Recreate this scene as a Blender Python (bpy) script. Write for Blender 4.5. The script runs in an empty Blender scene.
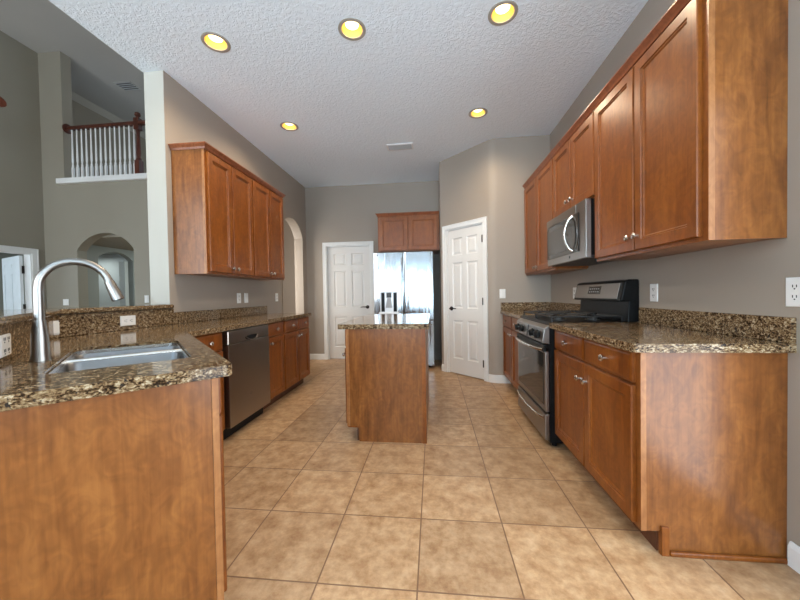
import bpy, bmesh, math, random
from mathutils import Matrix, Vector
random.seed(7)
PI = math.pi
SC = bpy.context.scene
COL = SC.collection

# ------------------------------------------------------------------ camera
CAM_H = 1.1394
yaw, pitch, roll = 0.10302, -0.01794, -0.016537
fw = Vector((-math.sin(yaw)*math.cos(pitch), math.cos(yaw)*math.cos(pitch), math.sin(pitch)))
rt = Vector((math.cos(yaw), math.sin(yaw), 0)); up = rt.cross(fw)
r2 = rt*math.cos(roll) + up*math.sin(roll); u2 = up*math.cos(roll) - rt*math.sin(roll)
cd = bpy.data.cameras.new('camera'); cam = bpy.data.objects.new('camera', cd); COL.objects.link(cam)
cd.sensor_width = 36; cd.lens = 320.8/800*36; cd.clip_start = 0.02
m = Matrix((r2, u2, -fw)).transposed().to_4x4(); m.translation = Vector((0, 0, CAM_H)); cam.matrix_world = m
SC.camera = cam

# ------------------------------------------------------------------ world, lights, exposure
w = bpy.data.worlds.new('world'); SC.world = w; w.use_nodes = True
w.node_tree.nodes['Background'].inputs[0].default_value = (0.62, 0.76, 0.95, 1)
w.node_tree.nodes['Background'].inputs[1].default_value = 1.0
SC.view_settings.view_transform = 'Standard'; SC.view_settings.look = 'None'
SC.view_settings.exposure = 0.0; SC.view_settings.gamma = 1.0

def area(name, loc, direction, sx, sy, power, color, spread=PI):
    d = bpy.data.lights.new(name, 'AREA'); d.shape = 'RECTANGLE'; d.size = sx; d.size_y = sy
    d.energy = power; d.color = color; d.spread = spread
    o = bpy.data.objects.new(name, d); COL.objects.link(o); o.location = loc
    o.rotation_euler = Vector(direction).to_track_quat('-Z', 'Y').to_euler(); return o
DAY = (0.84, 0.92, 1.0)
area('daylight_kitchen_window', (-0.45, -2.92, 1.40), (-0.05, 1, 1.7), 3.6, 2.3, 330, (0.64, 0.84, 1.0))
area('daylight_side_slider', (1.43, 0.13, 1.08), (-1, 0, 0), 2.0, 2.0, 66, DAY)
area('daylight_living_window', (-4.4, -2.92, 2.0), (0.35, 1, 0.1), 3.4, 3.2, 260, (0.88, 0.94, 1.0))
area('daylight_bedroom', (-9.3, 3.2, 1.5), (1, 0, 0), 2.2, 2.0, 60, (0.72, 0.88, 1.0))
area('fill_dining', (-3.0, 4.95, 1.4), (0.2, 1, 0), 0.8, 1.5, 30, (1.0, 0.95, 0.88))  # added fill light, kept out of view, brightens the room behind the arch
area('fill_upper_hall', (-3.2, 8.3, 4.3), (-0.6, -0.8, 0), 1.2, 1.2, 14, (1, 0.96, 0.9))  # fill added to light the upstairs hall, no window stands there

area('passage_fill', (-4.9, 6.2, 2.1), (-0.2, 0, -1), 0.4, 0.4, 26, (0.9, 1.0, 0.95))  # fill added to lift the dark alcove, not a real fixture
area('passage_fill_inner', (-7.2, 5.9, 2.05), (0, 0, -1), 0.4, 0.4, 6, (0.9, 1.0, 0.95))  # second added fill, for the space behind the alcove wall
# ------------------------------------------------------------------ materials
MT = {}
def nodes(name):
    m = bpy.data.materials.new(name); m.use_nodes = True; nt = m.node_tree
    b = nt.nodes['Principled BSDF']; MT[name] = m
    return m, nt, b
def N(nt, t, **k):
    n = nt.nodes.new(t)
    for a, v in k.items():
        if a in n.inputs: n.inputs[a].default_value = v
        else: setattr(n, a, v)
    return n
def coords(nt, scale=(1, 1, 1), loc=(0, 0, 0), out='Object'):
    tc = N(nt, 'ShaderNodeTexCoord'); mp = N(nt, 'ShaderNodeMapping')
    mp.inputs['Scale'].default_value = scale; mp.inputs['Location'].default_value = loc
    nt.links.new(tc.outputs[out], mp.inputs[0]); return mp.outputs[0]
def ramp(nt, fac, stops, interp='LINEAR'):
    r = N(nt, 'ShaderNodeValToRGB'); cr = r.color_ramp; cr.interpolation = interp
    while len(cr.elements) < len(stops): cr.elements.new(0.5)
    for e, (p, c) in zip(cr.elements, stops): e.position = p; e.color = (*c, 1)
    nt.links.new(fac, r.inputs[0]); return r.outputs[0]
def mix(nt, fac, a, b, mode='MIX'):
    x = N(nt, 'ShaderNodeMix', data_type='RGBA', blend_type=mode)
    for s, v in ((0, fac), (6, a), (7, b)):
        if hasattr(v, 'links'): nt.links.new(v, x.inputs[s])
        elif s == 0: x.inputs[0].default_value = v
        else: x.inputs[s].default_value = (*v, 1)
    return x.outputs[2]
def bump(nt, b, h, strength, dist):
    n = N(nt, 'ShaderNodeBump'); n.inputs['Strength'].default_value = strength; n.inputs['Distance'].default_value = dist
    nt.links.new(h, n.inputs['Height']); nt.links.new(n.outputs[0], b.inputs['Normal'])
def plain(name, col, rough=0.5, metal=0.0, **k):
    m, nt, b = nodes(name)
    b.inputs['Roughness'].default_value = rough; b.inputs['Metallic'].default_value = metal
    no = N(nt, 'ShaderNodeTexNoise'); no.inputs['Scale'].default_value = 6
    nt.links.new(coords(nt), no.inputs['Vector'])
    c = ramp(nt, no.outputs[0], [(0.3, tuple(x*0.965 for x in col)), (0.7, tuple(min(1, x*1.03) for x in col))])
    nt.links.new(c, b.inputs['Base Color'])
    for a, v in k.items(): b.inputs[a.replace('_', ' ')].default_value = v
    return m
def emis(name, col, s):
    m, nt, b = nodes(name); b.inputs['Base Color'].default_value = (*col, 1)
    b.inputs['Emission Color'].default_value = (*col, 1); b.inputs['Emission Strength'].default_value = s; return m
def wood(name, light, mid, dark, rough=0.33, fig=1.0):
    m, nt, b = nodes(name)
    big = N(nt, 'ShaderNodeTexNoise'); big.inputs['Scale'].default_value = 3.0*fig; big.inputs['Detail'].default_value = 4; big.inputs['Distortion'].default_value = 1.6
    nt.links.new(coords(nt, (2.2, 2.2, 0.55)), big.inputs['Vector'])
    fine = N(nt, 'ShaderNodeTexNoise'); fine.inputs['Scale'].default_value = 8; fine.inputs['Detail'].default_value = 6; fine.inputs['Distortion'].default_value = 0.6
    nt.links.new(coords(nt, (9, 9, 0.5)), fine.inputs['Vector'])
    curl = N(nt, 'ShaderNodeTexNoise'); curl.inputs['Scale'].default_value = 14; curl.inputs['Detail'].default_value = 2; curl.inputs['Distortion'].default_value = 2.5
    nt.links.new(coords(nt, (1, 1, 0.8)), curl.inputs['Vector'])
    c1 = ramp(nt, big.outputs[0], [(0.28, dark), (0.5, mid), (0.72, light)])
    c2 = ramp(nt, fine.outputs[0], [(0.35, tuple(x*0.72 for x in mid)), (0.6, light)])
    c = mix(nt, 0.28, c1, c2)
    c3 = ramp(nt, curl.outputs[0], [(0.35, (0.80, 0.76, 0.72)), (0.65, (1.1, 1.1, 1.1))])
    c = mix(nt, 0.7, c, c3, 'MULTIPLY')
    nt.links.new(c, b.inputs['Base Color'])
    b.inputs['Roughness'].default_value = rough
    b.inputs['Specular IOR Level'].default_value = 0.4; b.inputs['Coat Weight'].default_value = 0.05; b.inputs['Coat Roughness'].default_value = 0.22
    bump(nt, b, fine.outputs[0], 0.08, 0.002)
    return m
WOOD = wood('cherry_wood', (0.275, 0.085, 0.0125), (0.208, 0.058, 0.0075), (0.14, 0.034, 0.0045))
PANEL = wood('figured_wood', (0.295, 0.110, 0.026), (0.21, 0.070, 0.0145), (0.128, 0.039, 0.008), 0.30, 1.5)
PANEL.node_tree.nodes['Principled BSDF'].inputs['Coat Weight'].default_value = 0.22
EDGE = wood('pale_wood_edge', (0.40, 0.175, 0.06), (0.33, 0.135, 0.045), (0.26, 0.095, 0.03), 0.35)
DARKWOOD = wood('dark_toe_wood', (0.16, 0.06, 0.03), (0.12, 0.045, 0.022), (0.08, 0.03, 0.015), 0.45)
RAILWOOD = wood('mahogany_wood', (0.12, 0.035, 0.02), (0.085, 0.023, 0.013), (0.055, 0.014, 0.009), 0.3)

def granite():
    m, nt, b = nodes('brown_granite')
    a = N(nt, 'ShaderNodeTexNoise'); a.inputs['Scale'].default_value = 42; a.inputs['Detail'].default_value = 5; a.inputs['Roughness'].default_value = 0.6; a.inputs['Distortion'].default_value = 0.9
    co = coords(nt, (1.0, 1.5, 1.9)); nt.links.new(co, a.inputs['Vector'])
    v = N(nt, 'ShaderNodeTexVoronoi'); v.inputs['Scale'].default_value = 130; v.inputs['Randomness'].default_value = 1
    nt.links.new(co, v.inputs['Vector'])
    sep = N(nt, 'ShaderNodeSeparateColor'); nt.links.new(v.outputs['Color'], sep.inputs[0])
    mm = N(nt, 'ShaderNodeMath', operation='MULTIPLY_ADD'); nt.links.new(sep.outputs[0], mm.inputs[0]); mm.inputs[1].default_value = 0.20
    nt.links.new(a.outputs[0], mm.inputs[2])
    c = ramp(nt, mm.outputs[0], [(0.44, (0.018, 0.011, 0.007)), (0.52, (0.075, 0.040, 0.018)), (0.60, (0.165, 0.100, 0.048)), (0.68, (0.26, 0.175, 0.09)), (0.79, (0.46, 0.37, 0.25))])
    g = N(nt, 'ShaderNodeTexNoise'); g.inputs['Scale'].default_value = 60; g.inputs['Detail'].default_value = 3
    nt.links.new(coords(nt, (1.2, 1, 1), (3, 5, 7)), g.inputs['Vector'])
    k = ramp(nt, g.outputs[0], [(0.64, (0, 0, 0)), (0.70, (1, 1, 1))])
    c = mix(nt, k, c, (0.03, 0.024, 0.02))
    nt.links.new(c, b.inputs['Base Color']); b.inputs['Roughness'].default_value = 0.09; b.inputs['Specular IOR Level'].default_value = 0.26
    return m
GRAN = granite()

def tiles():
    m, nt, b = nodes('beige_floor_tile')
    T = 0.398; co = coords(nt, (1, 1, 1), (0.0767+T*40, -1.2088+T*40, 0))
    br = N(nt, 'ShaderNodeTexBrick', offset=0.0, squash=1.0)
    for k, v in (('Scale', 1.0), ('Mortar Size', 0.0036), ('Mortar Smooth', 0.35), ('Brick Width', T), ('Row Height', T)): br.inputs[k].default_value = v
    br.inputs['Color1'].default_value = (0.86, 0.84, 0.82, 1); br.inputs['Color2'].default_value = (1.08, 1.07, 1.05, 1)
    nt.links.new(co, br.inputs['Vector'])
    n1 = N(nt, 'ShaderNodeTexNoise'); n1.inputs['Scale'].default_value = 11; n1.inputs['Detail'].default_value = 8; n1.inputs['Roughness'].default_value = 0.72; n1.inputs['Distortion'].default_value = 0.0
    nt.links.new(co, n1.inputs['Vector'])
    n2 = N(nt, 'ShaderNodeTexNoise'); n2.inputs['Scale'].default_value = 34; n2.inputs['Detail'].default_value = 5
    nt.links.new(co, n2.inputs['Vector'])
    c = ramp(nt, n1.outputs[0], [(0.30, (0.29, 0.145, 0.066)), (0.44, (0.40, 0.240, 0.122)), (0.55, (0.50, 0.325, 0.182)), (0.70, (0.58, 0.41, 0.255))])
    c2 = ramp(nt, n2.outputs[0], [(0.3, (0.84, 0.82, 0.80)), (0.7, (1.1, 1.1, 1.1))])
    c = mix(nt, 0.8, c, c2, 'MULTIPLY'); c = mix(nt, 1.0, c, br.outputs['Color'], 'MULTIPLY')
    c = mix(nt, br.outputs['Fac'], c, (0.20, 0.105, 0.055))
    nt.links.new(c, b.inputs['Base Color'])
    rr = ramp(nt, n2.outputs[0], [(0.3, (0.30,)*3), (0.7, (0.42,)*3)]); nt.links.new(rr, b.inputs['Roughness'])
    inv = N(nt, 'ShaderNodeMath', operation='SUBTRACT'); inv.inputs[0].default_value = 1.0; nt.links.new(br.outputs['Fac'], inv.inputs[1])
    ad = N(nt, 'ShaderNodeMath', operation='MULTIPLY_ADD'); nt.links.new(n1.outputs[0], ad.inputs[0]); ad.inputs[1].default_value = 0.35; nt.links.new(inv.outputs[0], ad.inputs[2])
    bump(nt, b, ad.outputs[0], 0.5, 0.003)
    return m
TILE = tiles()

def paint(name, col, bs=0.06, scale=220, rough=0.6):
    m, nt, b = nodes(name)
    n = N(nt, 'ShaderNodeTexNoise'); n.inputs['Scale'].default_value = scale; n.inputs['Detail'].default_value = 3
    nt.links.new(coords(nt), n.inputs['Vector'])
    n2 = N(nt, 'ShaderNodeTexNoise'); n2.inputs['Scale'].default_value = 1.3
    nt.links.new(coords(nt), n2.inputs['Vector'])
    c = ramp(nt, n2.outputs[0], [(0.3, tuple(x*0.97 for x in col)), (0.7, tuple(x*1.03 for x in col))])
    nt.links.new(c, b.inputs['Base Color']); b.inputs['Roughness'].default_value = rough
    bump(nt, b, n.outputs[0], bs*4, 0.001); return m
WALL = paint('taupe_wall_paint', (0.35, 0.295, 0.242))
WALL2 = paint('living_wall_paint', (0.30, 0.272, 0.215))
POST = paint('cream_corner_paint', (0.46, 0.44, 0.38))
ALC = paint('alcove_grey_green_paint', (0.25, 0.262, 0.245))
WHITE = paint('white_trim_paint', (0.80, 0.80, 0.78), 0.01, 80, 0.35)
DOORW = paint('white_door_paint', (0.76, 0.745, 0.715), 0.01, 80, 0.38)
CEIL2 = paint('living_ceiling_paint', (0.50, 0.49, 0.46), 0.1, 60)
def ceiling_mat():
    m, nt, b = nodes('knockdown_ceiling')
    n = N(nt, 'ShaderNodeTexNoise'); n.inputs['Scale'].default_value = 38; n.inputs['Detail'].default_value = 3; n.inputs['Distortion'].default_value = 0.8
    nt.links.new(coords(nt), n.inputs['Vector'])
    h = ramp(nt, n.outputs[0], [(0.44, (0, 0, 0)), (0.58, (1, 1, 1))])
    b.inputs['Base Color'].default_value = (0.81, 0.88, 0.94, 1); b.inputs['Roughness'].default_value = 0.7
    bump(nt, b, h, 0.42, 0.006); return m
CEIL = ceiling_mat()
def steel(name, col, rough, sc, bs, stretch=(1, 1, 1)):
    m, nt, b = nodes(name)
    n = N(nt, 'ShaderNodeTexNoise'); n.inputs['Scale'].default_value = sc; n.inputs['Detail'].default_value = 2
    nt.links.new(coords(nt, stretch), n.inputs['Vector'])
    b.inputs['Base Color'].default_value = (*col, 1); b.inputs['Metallic'].default_value = 1; b.inputs['Roughness'].default_value = rough
    bump(nt, b, n.outputs[0], bs, 0.01); return m
STEEL = steel('brushed_stainless', (0.30, 0.272, 0.245), 0.34, 60, 0.03, (1, 1, 8))
FRST = steel('fridge_stainless', (0.42, 0.435, 0.44), 0.17, 3.0, 1.0, (3.8, 1, 0.40))
DWST = steel('dark_stainless', (0.34, 0.30, 0.26), 0.32, 60, 0.03, (1, 8, 1))
SINKST = steel('sink_stainless', (0.22, 0.225, 0.23), 0.34, 90, 0.02, (6, 1, 1))
NICKEL = plain('brushed_nickel', (0.70, 0.67, 0.62), 0.25, 1.0)
FAUC = plain('faucet_nickel', (0.30, 0.285, 0.265), 0.30, 1.0)
BLACK = plain('black_enamel', (0.010, 0.010, 0.010), 0.28, Specular_IOR_Level=0.12)
IRON = plain('cast_iron', (0.02, 0.02, 0.02), 0.55)
GLASSB = plain('dark_oven_glass', (0.03, 0.027, 0.024), 0.06)
GREYP = plain('grey_plastic', (0.35, 0.36, 0.37), 0.4)
DKGREY = plain('dark_grey_case', (0.045, 0.043, 0.042), 0.4)
BRONZE = plain('dark_bronze', (0.03, 0.022, 0.018), 0.35, 0.7)
PLATE = plain('white_switch_plastic', (0.82, 0.81, 0.78), 0.35)
SLOT = plain('socket_slot', (0.03, 0.03, 0.03), 0.5)
RING = plain('light_trim_ring', (0.42, 0.39, 0.34), 0.4, 0.3)
CAN = plain('light_reflector', (0.90, 0.58, 0.16), 0.3)
BULB = emis('warm_bulb', (1.0, 0.82, 0.45), 4)
GLASSW = plain('window_glass', (0.9, 0.95, 1.0), 0.02, Transmission_Weight=1.0)
SLATM = plain('vent_slat', (0.42, 0.43, 0.43), 0.5)
VENTM = plain('vent_grille', (0.78, 0.79, 0.79), 0.5)

# ------------------------------------------------------------------ mesh helpers
def link(o): COL.objects.link(o); return o
def props(o, label=None, cat=None, group=None, kind=None):
    for k, v in (('label', label), ('category', cat), ('group', group), ('kind', kind)):
        if v: o[k] = v
    return o
def root(name, loc, rz=0, label=None, cat=None, group=None, kind=None):
    o = bpy.data.objects.new(name, None); o.empty_display_size = 0.1; link(o)
    o.location = loc; o.rotation_euler = (0, 0, rz); return props(o, label, cat, group, kind)

class MB:
    def __init__(s): s.bm = bmesh.new(); s.M = Matrix.Identity(4)
    def v(s, p): return s.bm.verts.new(s.M @ Vector(p))
    def box(s, x0, x1, y0, y1, z0, z1):
        v = [s.v((x, y, z)) for x in (x0, x1) for y in (y0, y1) for z in (z0, z1)]
        for f in ((0, 1, 3, 2), (4, 6, 7, 5), (0, 4, 5, 1), (2, 3, 7, 6), (0, 2, 6, 4), (1, 5, 7, 3)):
            s.bm.faces.new([v[i] for i in f])
        return s
    def rings(s, loops, cap0=True, cap1=True, closed=True):
        L = [[s.v(p) for p in lp] for lp in loops]; n = len(L[0])
        for a, b in zip(L, L[1:]):
            for i in range(n if closed else n-1):
                j = (i+1) % n; s.bm.faces.new((a[i], a[j], b[j], b[i]))
        if cap0: s.bm.faces.new(L[0][::-1])
        if cap1: s.bm.faces.new(L[-1])
        return s
    def relief(s, x0, x1, z0, z1, prof, back=None):     # prof: (inset, y) pairs from the edge inward, front faces -y
        loops = [[(x0+i, y, z0+i), (x1-i, y, z0+i), (x1-i, y, z1-i), (x0+i, y, z1-i)] for i, y in prof]
        return s.rings(loops, back is None, True)
    def prism(s, poly, z0, z1):
        return s.rings([[(x, y, z0) for x, y in poly], [(x, y, z1) for x, y in poly]])
    def prism_y(s, poly, y0, y1):                       # polygon in x,z
        return s.rings([[(x, y0, z) for x, z in poly], [(x, y1, z) for x, z in poly]])
    def prism_x(s, poly, x0, x1):                       # polygon in y,z
        return s.rings([[(x0, y, z) for y, z in poly], [(x1, y, z) for y, z in poly]])
    def tube(s, pts, r, seg=12, cap=True):
        pts = [Vector(p) for p in pts]; rs = r if isinstance(r, (list, tuple)) else [r]*len(pts)
        t = (pts[1]-pts[0]).normalized(); a = Vector((0, 0, 1)) if abs(t.z) < 0.9 else Vector((1, 0, 0))
        u = t.cross(a).normalized(); loops = []
        for i, p in enumerate(pts):
            t2 = ((pts[min(i+1, len(pts)-1)]-pts[max(i-1, 0)])).normalized()
            u = (u - t2*u.dot(t2)).normalized(); w_ = t2.cross(u)
            loops.append([p+(u*math.cos(2*PI*k/seg)+w_*math.sin(2*PI*k/seg))*rs[i] for k in range(seg)])
        return s.rings(loops, cap, cap)
    def lathe(s, prof, c=(0, 0, 0), axis='z', seg=24, cap0=True, cap1=True):   # prof: (radius, height)
        loops = []
        for r, h in prof:
            lp = []
            for k in range(seg):
                a, b = r*math.cos(2*PI*k/seg), r*math.sin(2*PI*k/seg)
                p = {'z': (a, b, h), 'y': (a, h, b), 'x': (h, a, b)}[axis]
                lp.append((c[0]+p[0], c[1]+p[1], c[2]+p[2]))
            loops.append(lp)
        return s.rings(loops, cap0, cap1)
    def slab(s, outer, holes, z0, z1):                  # flat slab with holes
        for z in (z0, z1):
            es = []
            for lp in [outer]+holes:
                vs = [s.v((x, y, z)) for x, y in lp]
                es += [s.bm.edges.new((vs[i], vs[(i+1) % len(vs)])) for i in range(len(vs))]
            bmesh.ops.triangle_fill(s.bm, edges=es, use_beauty=True, use_dissolve=False)
        for lp in [outer]+holes:
            s.rings([[(x, y, z0) for x, y in lp], [(x, y, z1) for x, y in lp]], False, False)
        bmesh.ops.remove_doubles(s.bm, verts=s.bm.verts, dist=1e-5); return s
    def build(s, name, mat, parent=None, bevel=0, seg=2, smooth=False, **k):
        bmesh.ops.recalc_face_normals(s.bm, faces=s.bm.faces)
        me = bpy.data.meshes.new(name); s.bm.to_mesh(me); s.bm.free(); me.materials.append(mat)
        if smooth:
            for p in me.polygons: p.use_smooth = True
            try: me.set_sharp_from_angle(angle=math.radians(38))
            except Exception: pass
        o = link(bpy.data.objects.new(name, me))
        if parent is not None: o.parent = parent
        if bevel:
            md = o.modifiers.new('bevel', 'BEVEL'); md.width = bevel; md.segments = seg; md.limit_method = 'ANGLE'; md.angle_limit = math.radians(35)
        return props(o, **k)
def struct(name, mb, mat, **k): return mb.build(name, mat, kind='structure', **k)
def dup(r, loc, rz=None, label=None, group=None):
    c = r.copy(); link(c); c.location = loc
    if rz is not None: c.rotation_euler = (0, 0, rz)
    props(c, label, None, group)
    def rec(src, dst):
        for ch in list(src.children):
            d = ch.copy(); link(d); d.parent = dst; rec(ch, d)
    rec(r, c); return c

def wall_run(mb, p0, p1, th, z0, z1, ops=()):
    """wall from p0 to p1 with thickness to the left of the direction; ops = (s0, s1, zlo, zhi, arch_peak)"""
    p0, p1 = Vector((*p0, 0)), Vector((*p1, 0)); d = (p1-p0); L = d.length; d.normalize()
    n = Vector((-d.y, d.x, 0)); M = Matrix(((d.x, n.x, 0, p0.x), (d.y, n.y, 0, p0.y), (0, 0, 1, 0), (0, 0, 0, 1)))
    old = mb.M; mb.M = M; s = 0
    for o in sorted(ops):
        a, b, lo, hi = o[:4]; pk = o[4] if len(o) > 4 else 0
        if a > s: mb.box(s, a, 0, th, z0, z1)
        if lo > z0: mb.box(a, b, 0, th, z0, lo)
        top = max(hi, pk)
        if pk:
            c = (a+b)/2; hw = (b-a)/2; k = 20
            R = (hw*hw+(pk-hi)**2)/(2*(pk-hi)); zc = pk-R; a0 = math.asin(min(1, hw/R))
            arc = [(c+R*math.sin(-a0+2*a0*i/k), zc+R*math.cos(-a0+2*a0*i/k)) for i in range(k+1)]
            arc[0] = (a, hi); arc[-1] = (b, hi)
            for (xa, za), (xb, zb) in zip(arc, arc[1:]):
                mb.prism_y([(xa, za), (xb, zb), (xb, top+0.01), (xa, top+0.01)], 0, th)
            top += 0.01
        if top < z1: mb.box(a, b, 0, th, top, z1)
        s = b
    if s < L: mb.box(s, L, 0, th, z0, z1)
    mb.M = old; return mb

# ------------------------------------------------------------------ structure
XR, XL, YB, YP, ZC = 1.448, -2.235, 5.53, 4.13, 3.06
ZL = 5.1; YF = 4.6; XF = -6.25
struct('floor', MB().box(-10.2, 2.2, -3.2, 9, -0.1, 0), TILE)
LIGHTS = [(-1.60, 2.30), (-0.555, 2.31), (0.505, 2.305), (-1.59, 3.52), (0.505, 3.53)]
circ = lambda cx, cy, r, n=28: [(cx+r*math.cos(2*PI*i/n), cy+r*math.sin(2*PI*i/n)) for i in range(n)]
struct('ceiling', MB().slab([(-2.425, -3.1), (1.60, -3.1), (1.60, 5.66), (-2.425, 5.66)], [circ(x, y, 0.078) for x, y in LIGHTS], ZC, ZC+0.04), CEIL)
# right wall (kitchen), slider opening behind the camera
mb = MB(); wall_run(mb, (XR, YP+0.1), (XR, -3.1), 0.14, 0, ZC, [(YP+0.1-1.18, YP+0.1+0.92, 0.02, 2.15)]); struct('wall_right', mb, WALL)
# pantry walls: short front wall, diagonal wall with the door, alcove side
mb = MB()
q0, q1 = Vector((0.12, 4.76)), Vector((0.745, 4.135)); dd = (q1-q0).normalized()
D0, DW_ = 0.118, 0.636
wall_run(mb, tuple(q0), tuple(q0+dd*(D0+DW_)), 0.12, 0, ZC, [(D0, D0+DW_, 0, 2.045)])
tx = 0.765; arc = []          # rounded corner between the diagonal and the front wall
cA, cB = Vector((4.88-YP-0.07*0.7071, YP+0.07*0.7071)), Vector((4.88-YP+0.07, YP)); cC = Vector((4.88-YP, YP))
for i in range(9):
    t = i/8; p = (cA*(1-t)+cC*t)*(1-t)+(cC*(1-t)+cB*t)*t; arc.append((p.x, p.y))
e_ = q0+dd*(D0+DW_); nn = Vector((0.7071, 0.7071))*0.12
mb.prism([tuple(e_)]+arc+[(XR+0.1, YP), (XR+0.1, YP+0.12), (0.85, YP+0.12), tuple(e_+nn)], 0, ZC)
wall_run(mb, (0.12, YB), (0.12, 4.76), 0.12, 0, ZC)
struct('wall_pantry', mb, WALL, smooth=True)
# back wall with door opening
mb = MB(); wall_run(mb, (XL-0.15, YB), (1.6, YB), 0.13, 0, ZC, [(0.515, 1.305, 0, 2.01)]); struct('wall_back', mb, WALL)
# left wall past the column, with an arched opening
mb = MB(); wall_run(mb, (XL, 2.555), (XL, YB), 0.15, 0, ZL, [(4.56-2.555, 5.37-2.555, 0, 2.13, 2.39)]); mb.box(XL-0.004, XL, 2.522, 2.555, 1.086, ZC); struct('wall_left', mb, WALL)
struct('trim_1', MB().box(XL-0.180, XL-0.004, 2.522, 2.554, 1.086, ZC-0.001), POST)     # pale wall end
mb = MB(); mb.box(XL-0.21, XL-0.19, -3.1, 2.52, ZC+0.041, ZL); struct('wall_header', mb, WALL2)
# pony wall under the raised bar
s2 = math.sqrt(2)
def diag(xy, u): return None
P0 = Vector((-0.665, 1.003)); e1 = Vector((-1, 1))/s2; e2 = Vector((-1, -1))/s2
VW = 0.655
def uv(u, v): p = P0+e1*u+e2*v; return (p.x, p.y)
XS = XL+0.003
def on_x(x, v):   # point of the diagonal line at depth v having this x
    p = P0+e2*v; t = (p.x-x)*s2; return (x, p.y+t/s2)
c0 = on_x(XL, VW); c1 = on_x(XL-0.13, VW+0.13)
struct('wall_bar', MB().prism([uv(0.02, VW), c0, (XL, 2.52), (XL-0.13, 2.52), c1, uv(0.02, VW+0.13)], 0, 1.052), WALL)
# living room
mb = MB(); wall_run(mb, (XF, YF), (XL-0.15, YF), 0.15, 0, ZL, [(0.60, 0.60, 0, 0)])
mb.bm.free(); mb = MB()
wall_run(mb, (XF-0.12, YF), (XL-0.15, YF), 0.15, 0, 3.06, [(0.70, 1.70, 0, 1.93, 2.19)])
mb.box(XF-0.12, -5.85, YF, YF+0.15, 3.06, ZL)
struct('wall_far', mb, WALL2)
mb = MB(); wall_run(mb, (XF, -3.1), (XF, YF), 0.12, 0, ZL, [(3.1+3.45, 3.1+4.42, 0, 1.87)]); struct('wall_living', mb, WALL2)
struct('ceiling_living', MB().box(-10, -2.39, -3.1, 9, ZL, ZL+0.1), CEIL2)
struct('trim_2', MB().box(-5.945, -2.4, YF-0.05, YF+0.17, 2.99, 3.075), WHITE, bevel=0.006)
struct('floor_upper_hall', MB().box(-6.95, -2.4, YF+0.17, 8.6, 2.98, 3.06), WHITE)
struct('wall_upper_hall', MB().box(-7.0, -6.88, YF+0.15, 8.6, 3.06, ZL), WALL2)
struct('trim_3', MB().prism_y([(-6.88, ZL), (-6.88, ZL-0.10), (-6.77, ZL)], YF+0.15, 8.5), POST)
struct('wall_upper_end', MB().box(-7.0, -2.3, 8.5, 8.62, 3.06, ZL), WALL2)
# alcove behind the arch
mb = MB(); wall_run(mb, (-6.42, 7.2), (-6.42, YF+0.15), 0.12, 0, 2.15, [(7.2-6.18, 7.2-5.47, 0, 1.93, 2.08)]); struct('wall_alcove', mb, ALC)
struct('trim_4', MB().box(-6.545, -6.415, 6.10, 6.185, 0, 1.92), paint('pale_jamb_paint', (0.48, 0.50, 0.49)))
struct('ceiling_alcove', MB().box(-6.42, -3.661, YF+0.15, 8.0, 2.15, 2.25), WALL2)
struct('ceiling_passage', MB().box(-7.8, -6.54, YF+0.15, 8.0, 2.12, 2.22), ALC)
struct('wall_alcove_end', MB().box(-7.8, -3.661, 7.2, 7.3, 0, 2.15), ALC)
struct('wall_alcove_side', MB().box(-7.9, -7.8, YF+0.15, 7.3, 0, 2.15), ALC)
# dining room seen through the kitchen arch
mb = MB(); mb.box(-3.66, -2.385, 7.4, 7.5, 0, 2.979); mb.box(-3.66, -3.6, 4.76, 7.4, 0, 2.979); struct('wall_dining', mb, WALL)
mb = MB(); mb.box(-2.385, -2.28, YB+0.13, 7.4, 0, 2.979); struct('wall_dining_side', mb, WALL)
# bedroom
mb = MB(); mb.box(-10, -9.9, 0.5, 6.5, 0, 2.6); mb.box(-10, XF-0.12, 6.4, 6.5, 0, 2.6); mb.box(-10, XF-0.12, 0.5, 0.6, 0, 2.6)
struct('wall_bedroom', mb, paint('bedroom_wall_paint', (0.62, 0.66, 0.68)))
struct('ceiling_bedroom', MB().box(-10, XF-0.12, 0.5, 6.5, 2.6, 2.68), CEIL)
# rear walls with windows (behind the camera)
mb = MB(); wall_run(mb, (1.6, -3.0), (-6.3, -3.0), 0.12, 0, ZL, [(0.2, 3.9, 0.2, 2.6), (4.2, 7.7, 0.35, 3.65)]); struct('wall_front', mb, WALL)
def window(name, x0, x1, z0, z1, nx):
    r = root(name, (x0, -3.06, z0), 0, kind='structure'); w_, h = x1-x0, z1-z0
    mb = MB()
    for a, b, c, d in ((0, w_, 0, .06), (0, w_, h-.06, h), (0, .06, .06, h-.06), (w_-.06, w_, .06, h-.06)): mb.box(a, b, -0.02, 0.03, c, d)
    for i in range(1, nx): mb.box(w_*i/nx-.03, w_*i/nx+.03, -0.02, 0.03, .06, h-.06)
    mb.build('window_frame', WHITE, r); MB().box(.06, w_-.06, 0, 0.006, .06, h-.06).build('pane', GLASSW, r)
window('window_1', -2.3, 1.4, 0.2, 2.6, 4); window('window_2', -6.1, -2.6, 0.35, 3.65, 3)
r = root('window_3', (XR+0.07, 1.58, 0.02), -PI/2, kind='structure')
mb = MB()
for a, b, c, d in ((0.40, 2.50, 0, .06), (0.40, 2.50, 2.07, 2.13), (0.40, .46, .06, 2.07), (2.44, 2.50, .06, 2.07), (1.42, 1.48, .06, 2.07)): mb.box(a, b, -0.02, 0.03, c, d)
mb.build('window_frame', WHITE, r); MB().box(.46, 2.44, 0, 0.006, .06, 2.07).build('pane', GLASSW, r)

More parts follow.
